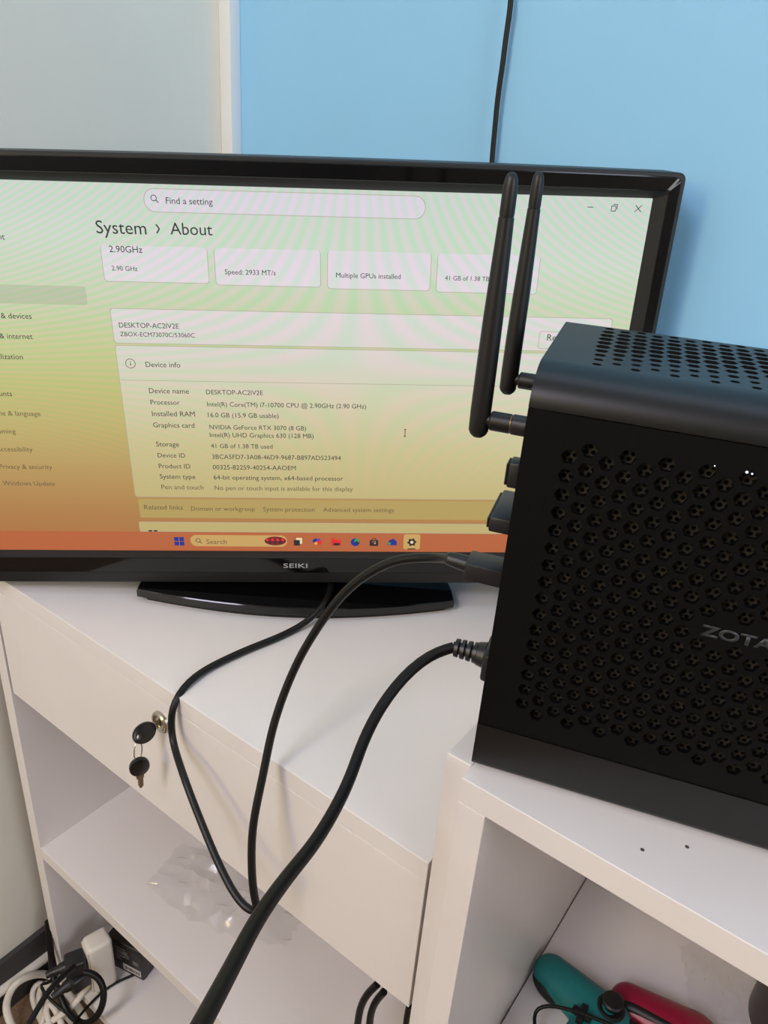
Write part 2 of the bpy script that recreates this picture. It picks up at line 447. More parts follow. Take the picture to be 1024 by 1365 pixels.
loft(bm, [(rrect(-IU - 9, IU + 9, -IV - 3.6, IV + 6.3, 4, arch=AR * .5), -8.2), (rrect(-IU - 5, IU + 5, -IV - 2.4, IV + 3.4, 2.5, arch=0), -5.5), (rrect(-IU, IU, -IV, IV, 0.6), -0.3)])
tvpart(from_bm('inner_frame', bm, tv_matte, tv, True, 30))
bm = bmesh.new()
loft(bm, [(rrect(-OU + 2, OU - 2, OB + 2, OT - 2, 5, arch=AR), 34), (rrect(-OU + 40, OU - 40, OB + 30, OT - 40, 12), 40), (rrect(-OU + 90, OU - 90, OB + 60, OT - 90, 14), 58)], False, True)
tvpart(from_bm('back_housing', bm, tv_matte, tv, True, 30))

# ---- screen: a lit panel; its picture, with moire stripes painted into the emission
def screen_material(name, stops, stripes, tint=1.0):
    M = bpy.data.materials.new(name); M.use_nodes = True
    nt = M.node_tree; N = nt.nodes; L = nt.links
    B = N['Principled BSDF']; B.inputs['Base Color'].default_value = (0.012, 0.012, 0.012, 1); B.inputs['Roughness'].default_value = 0.45
    B.inputs['Specular IOR Level'].default_value = 0.25
    tc = N.new('ShaderNodeTexCoord'); sp = N.new('ShaderNodeSeparateXYZ'); L.new(tc.outputs['Object'], sp.inputs[0])
    def math_(op, a, b=None, c=None):
        n = N.new('ShaderNodeMath'); n.operation = op
        for i, v in enumerate((a, b, c)):
            if v is None: continue
            if isinstance(v, (int, float)): n.inputs[i].default_value = v
            else: L.new(v, n.inputs[i])
        return n.outputs[0]
    X = math_('MULTIPLY', sp.outputs['X'], 1000.0); Z = math_('MULTIPLY', sp.outputs['Z'], 1000.0)
    skew = math_('MULTIPLY_ADD', X, 0.03, Z)
    t = math_('DIVIDE', math_('ADD', skew, 172.5), 345.0)
    r = N.new('ShaderNodeValToRGB'); cr = r.color_ramp
    for i, (p, c) in enumerate(stops):
        e = cr.elements[i] if i < 2 else cr.elements.new(p)
        e.position = p; e.color = lin(c)
    L.new(t, r.inputs[0])
    ph = math_('MULTIPLY', math_('MULTIPLY', math_('SUBTRACT', X, 62.0), math_('SUBTRACT', Z, 14.0)), 2 * math.pi / 1420.0)  # moire bands, a camera effect put into the screen colour
    s = math_('SINE', ph)
    amp = N.new('ShaderNodeMapRange'); amp.inputs['From Min'].default_value = -110; amp.inputs['From Max'].default_value = 60
    amp.inputs['To Min'].default_value = 0.12; amp.inputs['To Max'].default_value = 1.0
    L.new(Z, amp.inputs['Value'])
    sx = math_('MULTIPLY_ADD', math_('MULTIPLY', math_('MULTIPLY', s, amp.outputs[0]), stripes), 0.5, 0.5)
    rr = N.new('ShaderNodeValToRGB')
    rr.color_ramp.elements[0].position = 0; rr.color_ramp.elements[0].color = (0.80, 1.03, 0.86, 1)
    rr.color_ramp.elements[1].position = 1; rr.color_ramp.elements[1].color = (1.05, 0.95, 1.02, 1)
    L.new(sx, rr.inputs[0])
    mx = N.new('ShaderNodeMixRGB'); mx.blend_type = 'MULTIPLY'; mx.inputs[0].default_value = 1.0
    L.new(r.outputs[0], mx.inputs[1]); L.new(rr.outputs[0], mx.inputs[2])
    L.new(mx.outputs[0], B.inputs['Emission Color']); B.inputs['Emission Strength'].default_value = tint * 0.95
    return M
def flat_screen(name, rgb, k=1.0):
    M = bpy.data.materials.new(name); M.use_nodes = True
    B = M.node_tree.nodes['Principled BSDF']; B.inputs['Base Color'].default_value = (0.012, 0.012, 0.012, 1)
    B.inputs['Roughness'].default_value = 0.45; B.inputs['Specular IOR Level'].default_value = 0.2
    no = M.node_tree.nodes.new('ShaderNodeTexNoise'); no.inputs['Scale'].default_value = 300
    mr = M.node_tree.nodes.new('ShaderNodeMixRGB'); c = lin(rgb)
    mr.inputs[1].default_value = tuple(v * .92 for v in c[:3]) + (1,); mr.inputs[2].default_value = tuple(v * 1.05 for v in c[:3]) + (1,)
    M.node_tree.links.new(no.outputs['Fac'], mr.inputs[0]); M.node_tree.links.new(mr.outputs[0], B.inputs['Emission Color'])
    B.inputs['Emission Strength'].default_value = k * 0.95
    return M
BG = [(0.0, (178, 112, 66)), (0.10, (178, 124, 74)), (0.22, (186, 146, 92)), (0.36, (194, 172, 112)), (0.48, (196, 188, 126)), (0.60, (200, 200, 150)), (0.72, (203, 208, 180)), (0.86, (208, 214, 202)), (1.0, (204, 210, 204))]
CARD = [(0.0, (190, 166, 110)), (0.18, (198, 176, 124)), (0.33, (206, 190, 146)), (0.48, (214, 204, 178)), (0.60, (218, 211, 204)), (0.78, (225, 216, 222)), (1.0, (218, 210, 222))]
STRIP = [(0.0, (182, 152, 92)), (0.5, (186, 160, 102)), (1.0, (200, 190, 150))]
bg_mat = screen_material('screen_background', BG, 0.9)
card_mat = screen_material('screen_card', CARD, 0.75)
strip_mat = screen_material('screen_link_strip', STRIP, 0.3)
nav_mat = screen_material('screen_nav_highlight', [(p, tuple(int(v * .93) for v in c)) for p, c in BG], 0.6)
task_mat = screen_material('screen_taskbar', [(0.0, (186, 98, 60)), (1.0, (190, 108, 68))], 0.0)
ink = flat_screen('screen_ink', (52, 52, 58)); ink_soft = flat_screen('screen_ink_soft', (104, 88, 70)); line_mat = flat_screen('screen_line', (176, 170, 150))
white_glow = flat_screen('screen_white', (225, 215, 170))
icon_blue = flat_screen('icon_blue', (28, 52, 140)); icon_red = flat_screen('icon_red', (226, 44, 48)); icon_dark = flat_screen('icon_dark', (44, 40, 44))
icon_green = flat_screen('icon_green', (60, 150, 90)); icon_yellow = flat_screen('icon_yellow', (226, 170, 60)); icon_gold = flat_screen('icon_gold', (198, 160, 96)); icon_purple = flat_screen('icon_purple', (120, 60, 170))
icon_maroon = flat_screen('icon_maroon', (120, 34, 40))

bm = bmesh.new(); loft(bm, [(rrect(-IU - .5, IU + .5, -IV - .5, IV + .5, 0.6), 3), (rrect(-IU - .5, IU + .5, -IV - .5, IV + .5, 0.6), 0)], True, True)
screen = tvpart(from_bm('screen', bm, bg_mat, tv)); screen['label'] = 'lit screen with a settings page'
LAYER = [0.0]
def plate(name, pts, material, depth):          # a very thin raised plate on the screen
    b = bmesh.new(); loft(b, [(pts, -depth + 0.03), (pts, -depth)], False, True)
    return from_bm(name, b, material, screen)
def rr(u0, v0, u1, v1, r, seg=4): return rrect(u0, u1, v0, v1, r, seg)
R_ = RECTS
for k in ('cardA', 'cardB', 'cardC', 'cardD'):
    u0, v0, u1, v1 = R_[k]; v1 = 124.0
    plate('card_outline', rr(u0 - .5, v0 - .5, u1 + .5, v1, 3), line_mat, 0.06)
    plate('card', rr(u0, v0, u1, v1, 2.6), card_mat, 0.10)
RU = 290.0
for k, r in (('cardE', 2.5), ('cardF', 2.5), ('cardH', 1.5)):
    u0, v0, u1, v1 = R_[k]; u0 = -154.8
    plate('card_outline', rr(u0 - .5, v0 - .5, RU + .5, v1 + .5, r), line_mat, 0.06)
    plate('card', rr(u0, v0, RU, v1, r), card_mat, 0.10)
u0, v0, u1, v1 = R_['strip']; plate('link_strip', rr(-153, v0, RU, v1, 1.5), strip_mat, 0.10)
u0, v0, u1, v1 = R_['nav']; plate('nav_highlight', rr(-300, v0, u1, v1, 2), nav_mat, 0.08)
u0, v0, u1, v1 = R_['pill']; plate('search_outline', rr(u0 - .5, v0 - .5, u1 + .5, v1 + .5, 8.5, 8), line_mat, 0.06); plate('search_box', rr(u0, v0, u1, v1, 8.3, 8), card_mat, 0.10)
u0, v0, u1, v1 = R_['button']; plate('button_outline', rr(u0 - .5, v0 - .5, 282.5, v1 + .5, 2.5), line_mat, 0.13); plate('button', rr(u0, v0, 282, v1, 2.2), card_mat, 0.16)
plate('taskbar', rr(-IU, -IV, IU, -150.8, 0.3), task_mat, 0.14)
u0, v0, u1, v1 = R_['searchpill']; plate('task_search', rr(u0, v0 + 1, u1, v1 + .6, 6.5, 8), icon_gold, 0.18)
u0, v0, u1, v1 = R_['hl']; plate('task_highlight', rr(u0, v0 + 1, u1, v1, 2, 3), icon_gold, 0.18)
lu, lv = ICONS['line']; plate('divider', [(-154, lv), (RU, lv), (RU, lv + .5), (-154, lv + .5)], line_mat, 0.13)

def text_mesh(name, body, u, v, width, material, parent, depth=0.2, height=None, align='LEFT', embolden=0.0, extrude=0.02, mtx=None, halo=None):
    cu = bpy.data.curves.new(name, 'FONT'); cu.body = body; cu.size = 1.0; cu.align_x = align; cu.offset = embolden; cu.resolution_u = 3
    o = bpy.data.objects.new(name, cu); COL.objects.link(o)
    dg = bpy.context.evaluated_depsgraph_get()
    me = bpy.data.meshes.new_from_object(o.evaluated_get(dg))
    bpy.data.objects.remove(o); bpy.data.curves.remove(cu)
    xs = [w.co.x for w in me.vertices]; ys = [w.co.y for w in me.vertices]
    x0, x1 = min(xs), max(xs)
    sx = (width / (x1 - x0)) if width else height
    sy = height if height else sx
    for w in me.vertices:
        x = (w.co.x - x0) * sx if align == 'LEFT' else (w.co.x - x1) * sx
        w.co = Vector(((u + x) * S, -depth * S, (v + w.co.y * sy) * S))
    bmx = bmesh.new(); bmx.from_mesh(me)
    r = bmesh.ops.extrude_face_region(bmx, geom=bmx.faces[:])
    for g in r['geom']:
        if isinstance(g, bmesh.types.BMVert): g.co.y -= extrude * S
    bmesh.ops.recalc_face_normals(bmx, faces=bmx.faces[:])
    if mtx is not None: bmx.transform(mtx)
    bmx.to_mesh(me); bmx.free()
    me.name = name; me.materials.clear(); me.materials.append(material)
    t = bpy.data.objects.new(name, me); COL.objects.link(t); t.parent = parent
    return t
for body, u, v, w in TEXTS:
    soft = ink_soft if v < -100 and body not in ('Search',) else ink
    if body == 'Search': soft = ink_soft
    big = body in ('System', 'About')
    text_mesh('screen_text', body, u, v, w, soft, screen, 0.20, embolden=0.0)
for body, u, v in NAV:
    text_mesh('screen_text', body, u, v, None, ink if v > -20 else ink_soft, screen, 0.20, height=6.9, align='RIGHT', embolden=0.0)

def disc(c, r, n=20): return [(c[0] + r * math.cos(2 * math.pi * k / n), c[1] + r * math.sin(2 * math.pi * k / n)) for k in range(n)]
def ringplate(name, c, r1, r0, material, depth):
    b = bmesh.new(); n = 24
    loft(b, [(disc(c, r1, n), -depth + .03), (disc(c, r1, n), -depth), (disc(c, r0, n), -depth)])
    return from_bm(name, b, material, screen)
def bar(name, a, b, w, material, depth):
    a = Vector(a); b = Vector(b); d = (b - a).normalized(); n_ = Vector((-d.y, d.x)) * w / 2
    return plate(name, [tuple(a - n_), tuple(b - n_), tuple(b + n_), tuple(a + n_)], material, depth)
for key, mm in (('mag', ink), ('mag2', ink)):
    c = ICONS[key]; ringplate('magnifier_icon', (c[0] - .6, c[1] + .6), 2.5, 1.9, mm, 0.22); bar('magnifier_icon', (c[0] + 1.0, c[1] - 1.0), (c[0] + 3.0, c[1] - 3.0), 0.7, mm, 0.22)
c = ICONS['info']; ringplate('info_icon', c, 4.5, 4.0, ink, 0.22); bar('info_icon', (c[0], c[1] - 2), (c[0], c[1] + .8), .7, ink, 0.22); bar('info_icon', (c[0], c[1] + 1.5), (c[0], c[1] + 2.2), .7, ink, 0.22)
c = ICONS['minimise']; bar('minimise_icon', (c[0] - 2.4, c[1]), (c[0] + 2.4, c[1]), .6, ink, .22)
c = ICONS['restore']
for a, b in (((-2.4, -2.6), (1.4, -2.6)), ((1.4, -2.6), (1.4, 1.4)), ((1.4, 1.4), (-2.4, 1.4)), ((-2.4, 1.4), (-2.4, -2.6)), ((-1, 2.6), (2.4, 2.6)), ((2.4, 2.6), (2.4, -1.2))):
    bar('restore_icon', (c[0] + a[0], c[1] + a[1]), (c[0] + b[0], c[1] + b[1]), .55, ink, .22)
c = ICONS['close']
for s_ in (-1, 1): bar('close_icon', (c[0] - 2.6, c[1] - 2.6 * s_), (c[0] + 2.6, c[1] + 2.6 * s_), .6, ink, .22)
c = ICONS['windows']
for a in (-1, 1):
    for b in (-1, 1): plate('start_icon', rr(c[0] + a * 2.6 - 2.3, c[1] + b * 2.6 - 2.3, c[0] + a * 2.6 + 2.3, c[1] + b * 2.6 + 2.3, .4, 2), icon_blue, .22)
c = ICONS['chip']; plate('search_picture', [(c[0] + 11 * math.cos(t * math.pi / 12), c[1] + 5.2 * math.sin(t * math.pi / 12)) for t in range(24)], icon_maroon, .22)
for k in range(7):
    plate('search_picture', disc((c[0] - 8 + k * 2.6, c[1] + (-1) ** k * 1.5), 1.5, 8), icon_dark if k % 2 else icon_red, .26)
c = ICONS['taskview']; plate('task_view_icon', rr(c[0] - 1.5, c[1] - 2.5, c[0] + 4.5, c[1] + 4.5, .6, 2), white_glow, .22); plate('task_view_icon', rr(c[0] - 4, c[1] - 4.5, c[0] + 2.2, c[1] + 2, .6, 2), icon_dark, .26)
c = ICONS['copilot']; plate('assistant_icon', disc((c[0] - 1.8, c[1] + .8), 3.0, 12), icon_blue, .22); plate('assistant_icon', disc((c[0] + 1.8, c[1] - .8), 3.0, 12), icon_red, .24); plate('assistant_icon', disc((c[0] + 1.5, c[1] + 2), 1.8, 12), icon_purple, .26); plate('assistant_icon', disc((c[0] - 1.5, c[1] - 2), 1.7, 12), icon_yellow, .26)
c = ICONS['folder']; plate('folder_icon', rr(c[0] - 5, c[1] - 3.8, c[0] + 5, c[1] + 3, .6, 2), icon_red, .22); plate('folder_icon', rr(c[0] - 5, c[1] + 2, c[0] - .5, c[1] + 4.4, .5, 2), icon_red, .22); plate('folder_icon', rr(c[0] - 2.6, c[1] - 3.8, c[0] + 4, c[1] - 1, .4, 2), icon_dark, .26)
c = ICONS['edge']; plate('browser_icon', disc(c, 4.6, 20), icon_blue, .22); plate('browser_icon', disc((c[0] + 1.6, c[1] + 1.6), 2.6, 14), icon_green, .24); plate('browser_icon', disc((c[0] + 1.4, c[1] - .4), 1.6, 12), icon_dark, .26)
c = ICONS['store']; plate('store_icon', rr(c[0] - 4.4, c[1] - 4.4, c[0] + 4.4, c[1] + 2.6, .8, 2), icon_dark, .22); ringplate('store_icon', (c[0], c[1] + 2.6), 2.4, 1.6, icon_dark, .2)
for a, b, q in ((-1, 0, icon_red), (1, 0, icon_green), (-1, -2, icon_blue), (1, -2, icon_yellow)): plate('store_icon', rr(c[0] + a * 1.1 - .8, c[1] + b, c[0] + a * 1.1 + .8, c[1] + b + 1.6, .2, 1), q, .26)
c = ICONS['phone']; plate('cloud_icon', [(c[0] - 4.6, c[1] - 3.6), (c[0] + 4.6, c[1] - 3.6), (c[0] + 4.6, c[1] + .6), (c[0] + 1, c[1] + 4.2), (c[0] - 3, c[1] + 2.4), (c[0] - 4.6, c[1] - 1)], icon_blue, .22); plate('cloud_icon', disc((c[0] - 3, c[1] - 1.6), 1.6, 12), icon_green, .26)
c = ICONS['gear']; plate('gear_icon', [(c[0] + (4.8 if k % 4 < 2 else 3.6) * math.cos(2 * math.pi * k / 24), c[1] + (4.8 if k % 4 < 2 else 3.6) * math.sin(2 * math.pi * k / 24)) for k in range(24)], icon_dark, .22); plate('gear_icon', disc(c, 1.7, 14), white_glow, .26)
bar('gear_icon', (c[0] - 4, c[1] - 8), (c[0] + 4, c[1] - 8), 1.2, icon_dark, .24)
c = ICONS['cursor']; bar('text_cursor', (c[0], c[1] - 3.5), (c[0], c[1] + 3.5), .7, ink, .24); bar('text_cursor', (c[0] - 1.3, c[1] + 3.6), (c[0] + 1.3, c[1] + 3.6), .6, ink, .24); bar('text_cursor', (c[0] - 1.3, c[1] - 3.6), (c[0] + 1.3, c[1] - 3.6), .6, ink, .24)
c = ICONS['bits']; bar('partial_icon', (c[0] - 4.5, c[1] + .4), (c[0] - .7, c[1] + .4), 1.6, icon_dark, .2); bar('partial_icon', (c[0] + .7, c[1] + .4), (c[0] + 4.5, c[1] + .4), 1.6, icon_dark, .2)

c = ICONS['logo']
lg = text_mesh('maker_logo', 'SEIKI', c[0] - 12.2, c[1] - 2.6, 24.5, logo_silver, tv, 8.9, height=7.4, embolden=0.0, extrude=0.25); tvpart(lg)
c = ICONS['dot']
bm = bmesh.new(); lathe(bm, [(0, .4), (.5, .35), (.7, 0)], 12, Matrix.Translation((c[0], -8.8, c[1])) @ Matrix.Rotation(math.radians(90), 4, 'X'))
tvpart(from_bm('sensor_dot', bm, logo_grey, tv))
# foot: a wide glossy plate with a bowed front, on a slightly smaller matte underside
def foot_outline(hw, front, back, inset, cu=11.0):
    pts = []
    n = 24
    for k in range(n + 1):                     # bowed front, left to right
        t = -1 + 2 * k / n
        pts.append((cu + t * (hw - inset), front + inset + (1 - math.cos(t * 1.05)) / (1 - math.cos(1.05)) * 24))
    pts += [(cu + hw - inset, front + 46), (cu + hw - 16 - inset, back - 30), (cu + hw - 60, back - inset), (cu - hw + 60, back - inset), (cu - hw + 16 + inset, back - 30), (cu - hw + inset, front + 46)]
    return pts
def foot_layer(bm, spec):
    rings = [[bm.verts.new((x, y, z)) for x, y in foot_outline(*sp)] for sp, z in spec]
    for a, b in zip(rings, rings[1:]):
        for k in range(len(a)): bm.faces.new((a[k], a[(k + 1) % len(a)], b[(k + 1) % len(a)], b[k]))
    bm.faces.new(rings[0][::-1]); bm.faces.new(rings[-1])
bm = bmesh.new(); foot_layer(bm, [((156, -34, 150, 1), 0.0), ((157, -35, 152, 1), 7.0)])
foot = from_bm('foot_underside', bm, tv_matte, tv, True, 30)
bm = bmesh.new(); foot_layer(bm, [((164, -37, 155, 0.8), 5.4), ((164, -37, 155, 0), 6.2), ((164, -37, 155, 0), 13.4)])
from_bm('foot_edge', bm, satin_black, tv, True, 25)
bm = bmesh.new(); foot_layer(bm, [((164, -37, 155, 0.1), 13.4), ((164, -37, 155, 0.9), 14.4)])
from_bm('foot', bm, gloss_black, tv, True, 25)
bm = bmesh.new()
lathe(bm, [(46, 12.4), (44, 15), (30, 22), (24, 40), (24, 110), (0, 110)], 32, Matrix.Translation((4, 52, 0)) @ Matrix.Scale(0.5, 4, (0, 1, 0)))
from_bm('neck', bm, gloss_black, tv, True, 30)

# ------------------------------------------------------------------ mini computer
PCYAW = 0.3074
H = 102.9
pc = thing('mini_computer', 'black box-shaped mini computer with hexagon vents standing on the shelf unit', 'computer', W(19.91, -2.16, H), PCYAW)
LEN, DEP, HGT, SA, SB = 265.0, 126.0, 249.0, 35.7, 230.4
def extrude_profile(name, prof, x0, x1, material, closed=True, smooth=True):
    """prof: (y, z) polygon, extruded along x"""
    b = bmesh.new()
    A = [b.verts.new((x0, y, z)) for y, z in prof]; Bv = [b.verts.new((x1, y, z)) for y, z in prof]
    n = len(prof)
    for k in range(n): b.faces.new((A[k], A[(k + 1) % n], Bv[(k + 1) % n], Bv[k]))
    b.faces.new(A); b.faces.new(Bv[::-1])
    return from_bm(name, b, material, pc, smooth, 28)
def arc(cy, cz, r, a0, a1, n=8): return [(cy + r * math.cos(math.radians(a0 + (a1 - a0) * k / n)), cz + r * math.sin(math.radians(a0 + (a1 - a0) * k / n))) for k in range(n + 1)]
# lower shell
extrude_profile('lower_shell', arc(5, 8, 5, 180, 270) + arc(DEP - 5, 8, 5, 270, 360) + [(DEP, SA), (0, SA)], 0, LEN, case_metal)
# rear, far side and front walls of the case, dark inside
box('rear_wall', 0.2, 2.2, 1.6, DEP - 2, SA, SB, case_side, pc, 0)
box('front_wall', LEN - 2, LEN, 0, DEP, SA, SB, case_side, pc, 0)
box('far_side', 0, LEN, DEP - 2, DEP, SA, SB, case_side, pc, 0)
box('case_inside', 4, LEN - 4, 14, DEP - 4, SA + 1, SB - 4, case_dark, pc, 0)
# top shell: front lip with a rounded corner and a perforated lid
extrude_profile('top_shell', [(0, SB + .5)] + [(24 + 24 * math.cos(math.radians(180 - 90 * k / 14)), 231 + 18 * math.sin(math.radians(90 * k / 14))) for k in range(15)] + [(24, HGT - 2), (8, HGT - 8), (2.5, SB + .5)], 0, LEN, case_metal)
extrude_profile('top_shell', [(DEP - 2, SB)] + [(DEP - 2, HGT - 2.2), (DEP - 3, HGT - 2)] + [(DEP - 3, HGT)] + arc(DEP - 2, HGT - 2, 2, 90, 0, 4) + [(DEP, SB)], 0, LEN, case_metal)

def perforated(name, rect, holes, place, material, thick, rim_r=None):
    """flat plate in (a, b) with polygon holes; place(a, b, depth) -> xyz"""
    b = bmesh.new(); edges = []
    def loop(pts):
        vs = [b.verts.new((x, y, 0)) for x, y in pts]
        for i in range(len(vs)): edges.append(b.edges.new((vs[i], vs[(i + 1) % len(vs)])))
        return vs
    a0, a1, b0, b1 = rect
    outer = loop([(a0, b0), (a1, b0), (a1, b1), (a0, b1)])
    hs = [loop(h) for h in holes]
    bmesh.ops.triangle_fill(b, use_beauty=True, use_dissolve=False, edges=edges, normal=(0, 0, 1))
    for vs in hs:
        low = [b.verts.new((v.co.x, v.co.y, thick)) for v in vs]
        for i in range(len(vs)): b.faces.new((vs[i], vs[(i + 1) % len(vs)], low[(i + 1) % len(vs)], low[i]))
    low = [b.verts.new((v.co.x, v.co.y, thick)) for v in outer]
    for i in range(4): b.faces.new((outer[i], low[i], low[(i + 1) % 4], outer[(i + 1) % 4]))
    for v in b.verts: v.co = Vector(place(*v.co))
    return from_bm(name, b, material, pc)
def hexagon(cx, cy, r): return [(cx + r * math.cos(math.radians(60 * k)), cy + r * math.sin(math.radians(60 * k))) for k in range(6)]
holes = []
for i in range(26):
    x = 23.0 + 8.79 * i
    odd = i % 2
    for j in range(17 if odd else 16):
        z = (52.9 if odd else 58.2) + 10.1 * j
        if 95 < x < 150 and 125.5 < z < 141.5: continue
        holes.append(hexagon(x, z, 4.0))
perforated('side_panel', (0.0, LEN, SA + .4, SB - .2), holes, lambda a, b, d: (a, 0.5 + d, b), case_side, 2.6)
# inner dust mesh: small round holes in a triangular lattice behind the hexagons
b = bmesh.new(); px_, pz_ = 3.3, 3.3 * math.sqrt(3) / 2
row = 0; z = 46.0
while z < 223:
    x = 17.0 + (px_ / 2 if row % 2 else 0)
    while x < 250:
        R1 = px_ / math.sqrt(3)
        o_ = [b.verts.new((x + R1 * math.cos(math.radians(30 + 60 * k)), 6.6, z + R1 * math.sin(math.radians(30 + 60 * k)))) for k in range(6)]
        i_ = [b.verts.new((x + 1.2 * math.cos(math.radians(30 + 60 * k)), 6.6, z + 1.2 * math.sin(math.radians(30 + 60 * k)))) for k in range(6)]
        for k in range(6): b.faces.new((o_[k], o_[(k + 1) % 6], i_[(k + 1) % 6], i_[k]))
        x += px_
    z += pz_; row += 1
from_bm('dust_mesh', b, case_mesh, pc)
tholes = []
for i in range(25):
    x = 26.3 + 9.1 * i
    for j in range(10):
        y = (28.5 if i % 2 == 0 else 34.5) + 10.15 * j
        if y > 121.5: continue
        t = min(1.0, max(0.0, (y - 36) / 34.0)); r = 2.5 + 1.9 * t
        if y < 32: r = 2.6
        elif y > 104: r = 4.4 - (y - 104) / 18 * 1.6
        tholes.append(hexagon(x, y, r))
perforated('top_grille', (0.0, LEN, 24, DEP - 3), tholes, lambda a, b_, d: (a, b_, HGT - d), case_metal, 1.8)
text_mesh('maker_logo', 'ZOTAC', 101.5, 129.9, 42.0, logo_grey, pc, -0.45, height=8.4, embolden=0.03, extrude=0.25)
for x, z, r in ((87.0, 218.0, .3), (100.7, 217.7, .6), (103.0, 217.3, .4)):
    bm = bmesh.new(); bmesh.ops.create_uvsphere(bm, u_segments=10, v_segments=6, radius=r)
    for v in bm.verts: v.co += Vector((x, 0.6, z))
    from_bm('vent_glint', bm, led_white, pc, True)  # glowing bead standing in for the glint of lights inside the case
for x in (20, LEN - 20):
    for y in (20, DEP - 20):
        bm = bmesh.new(); lathe(bm, [(0, 0), (7, 0), (7.5, .6), (7.5, 3.2), (0, 3.2)], 16, Matrix.Translation((x, y, 0))); from_bm('foot', bm, case_dark, pc, True)
# antennas
for ay, az, dx in ((15.0, 216.0, 0.0), (100.0, 215.5, -1.0)):
    ax = -25.0 + dx * .6
    bm = bmesh.new()
    pts = [Vector((ax, ay, az - 9.5)), Vector((ax, ay, az - 8)), Vector((ax, ay, az - 6)), Vector((ax, ay, az + 4)), Vector((ax + .1 * dx, ay, az + 25)), Vector((ax, ay, az + 50)), Vector((ax, ay, az + 76)), Vector((ax, ay, az + 96)), Vector((ax, ay, az + 96.3)), Vector((ax, ay, az + 98)), Vector((ax, ay, az + 109)), Vector((ax, ay, az + 112.5)), Vector((ax, ay, az + 114.5)), Vector((ax, ay, az + 115))]
    bm_tube(bm, pts, [2.6, 4.2, 5.1, 5.3, 5.2, 4.9, 4.2, 3.6, 3.3, 3.5, 3.4, 2.9, 1.8, .6], 20)
    an = from_bm('antenna', bm, antenna_black, pc, True, 40)
    bm = bmesh.new()
    bm_tube(bm, [Vector((0, ay, az)), Vector((-1.2, ay, az)), Vector((-1.2, ay, az)), Vector((-8, ay, az)), Vector((-8.6, ay, az)), Vector((-8.6, ay, az))], [4.6, 4.6, 5.2, 5.2, 4.8, 3.6], 20)
    from_bm('connector', bm, plug_black, an, True, 30)
    bm = bmesh.new()
    bm_tube(bm, [Vector((-8.6, ay, az)), Vector((-9.2, ay, az)), Vector((-9.2, ay, az)), Vector((-18.8, ay, az)), Vector((-19.4, ay, az)), Vector((-19.4, ay, az)), Vector((-22.5, ay, az))], [4.4, 4.4, 5.0, 5.0, 4.6, 3.4, 3.4], 20)
    from_bm('collar', bm, antenna_black, an, True, 30)
    bm = bmesh.new(); bm_tube(bm, [Vector((-8.5, ay, az)), Vector((-9.3, ay, az))], [4.7, 4.7], 20); from_bm('gold_ring', bm, brass, an, True)

def pcw(a, b_, z):
    c_, s_ = math.cos(PCYAW), math.sin(PCYAW)
    return (19.91 + c_ * a - s_ * b_, -2.16 + s_ * a + c_ * b_, H + z)
def plugged(name, label, cat, a, b_, z):
    return thing(name, label, cat, W(*pcw(a, b_, z)), PCYAW)
# things plugged into the back of the computer
d = plugged('usb_receiver', 'small black wireless receiver plugged in below the antennas', 'usb receiver', 0, 36, 172)
box('body', -9.5, -0.2, 0, 12, 0, 15, plug_black, d, 1.2)
box('cap', -11, -9.5, 1, 11, 1, 14, satin_black, d, .6)
d = plugged('usb_drive', 'wider dark usb drive plugged in under the small receiver', 'usb drive', 0, 30, 146)
box('body', -15, -0.2, 0, 42, 0, 9.5, plug_black, d, 1.4)
box('cap', -16.5, -15, 2, 40, 1.5, 8, satin_black, d, .6)

# ------------------------------------------------------------------ display cable
hc = plugged('display_cable', 'thin black display cable looping over the desk edge in front of the drawer', 'cable', 0, 50, 111)
hc.rotation_euler = (0, 0, 0)
o0 = Vector(pcw(0, 50, 111))
pth = smooth_path(HDMI_PATH)
bm = bmesh.new(); bm_tube(bm, [p_ - o0 for p_ in pth], 3.15, 14); from_bm('cord', bm, rubber, hc, True, 60)
rotm = Matrix.Rotation(PCYAW, 4, 'Z')
bm = bmesh.new(); bm_box(bm, -27, -0.3, -9.5, 9.5, -6, 5.5, 1.0, 2, rotm); from_bm('plug', bm, plug_black, hc, True)
bm = bmesh.new(); tipv = Vector(HDMI_PATH[0]) - o0; e0 = rotm @ Vector((-26, 0, 0)); dirv = (Vector(HDMI_PATH[1]) - Vector(HDMI_PATH[0])).normalized()
bm_tube(bm, [e0, tipv * .6 + e0 * .4, tipv, tipv + dirv * 3], [5.2, 4.9, 4.5, 4.3], 16); from_bm('collar', bm, satin_black, hc, True, 40)

# ------------------------------------------------------------------ power cable
pcb = plugged('power_cable', 'thick black power cable with ribbed plug hanging off the shelf unit', 'cable', 0, 45, 52)
pcb.rotation_euler = (0, 0, 0)
o0 = Vector(pcw(0, 45, 52))
pth = smooth_path(POWER_PATH)
bm = bmesh.new(); bm_tube(bm, [p_ - o0 for p_ in pth], 3.5, 16); from_bm('cord', bm, rubber_power, pcb, True, 60)
bm = bmesh.new(); bm_box(bm, -7, -0.3, -13, 13, -11, 9, 2.0, 2, rotm); from_bm('plug', bm, plug_black, pcb, True)
bm = bmesh.new(); pr = [(-7, 8.5), (-12, 7.4)]
pts = [rotm @ Vector((x_, 0, 0)) for x_, r_ in pr]; rad = [r_ for x_, r_ in pr]
x_ = -12.0
for k in range(4):
    for dx_, r_ in ((0.0, 6.6), (-.3, 6.9), (-2.6, 6.6), (-2.7, 4.4), (-4.0, 4.4)):
        pts.append(rotm @ Vector((x_ + dx_, 0, 0))); rad.append(r_ - .25 * k)
    x_ -= 4.05
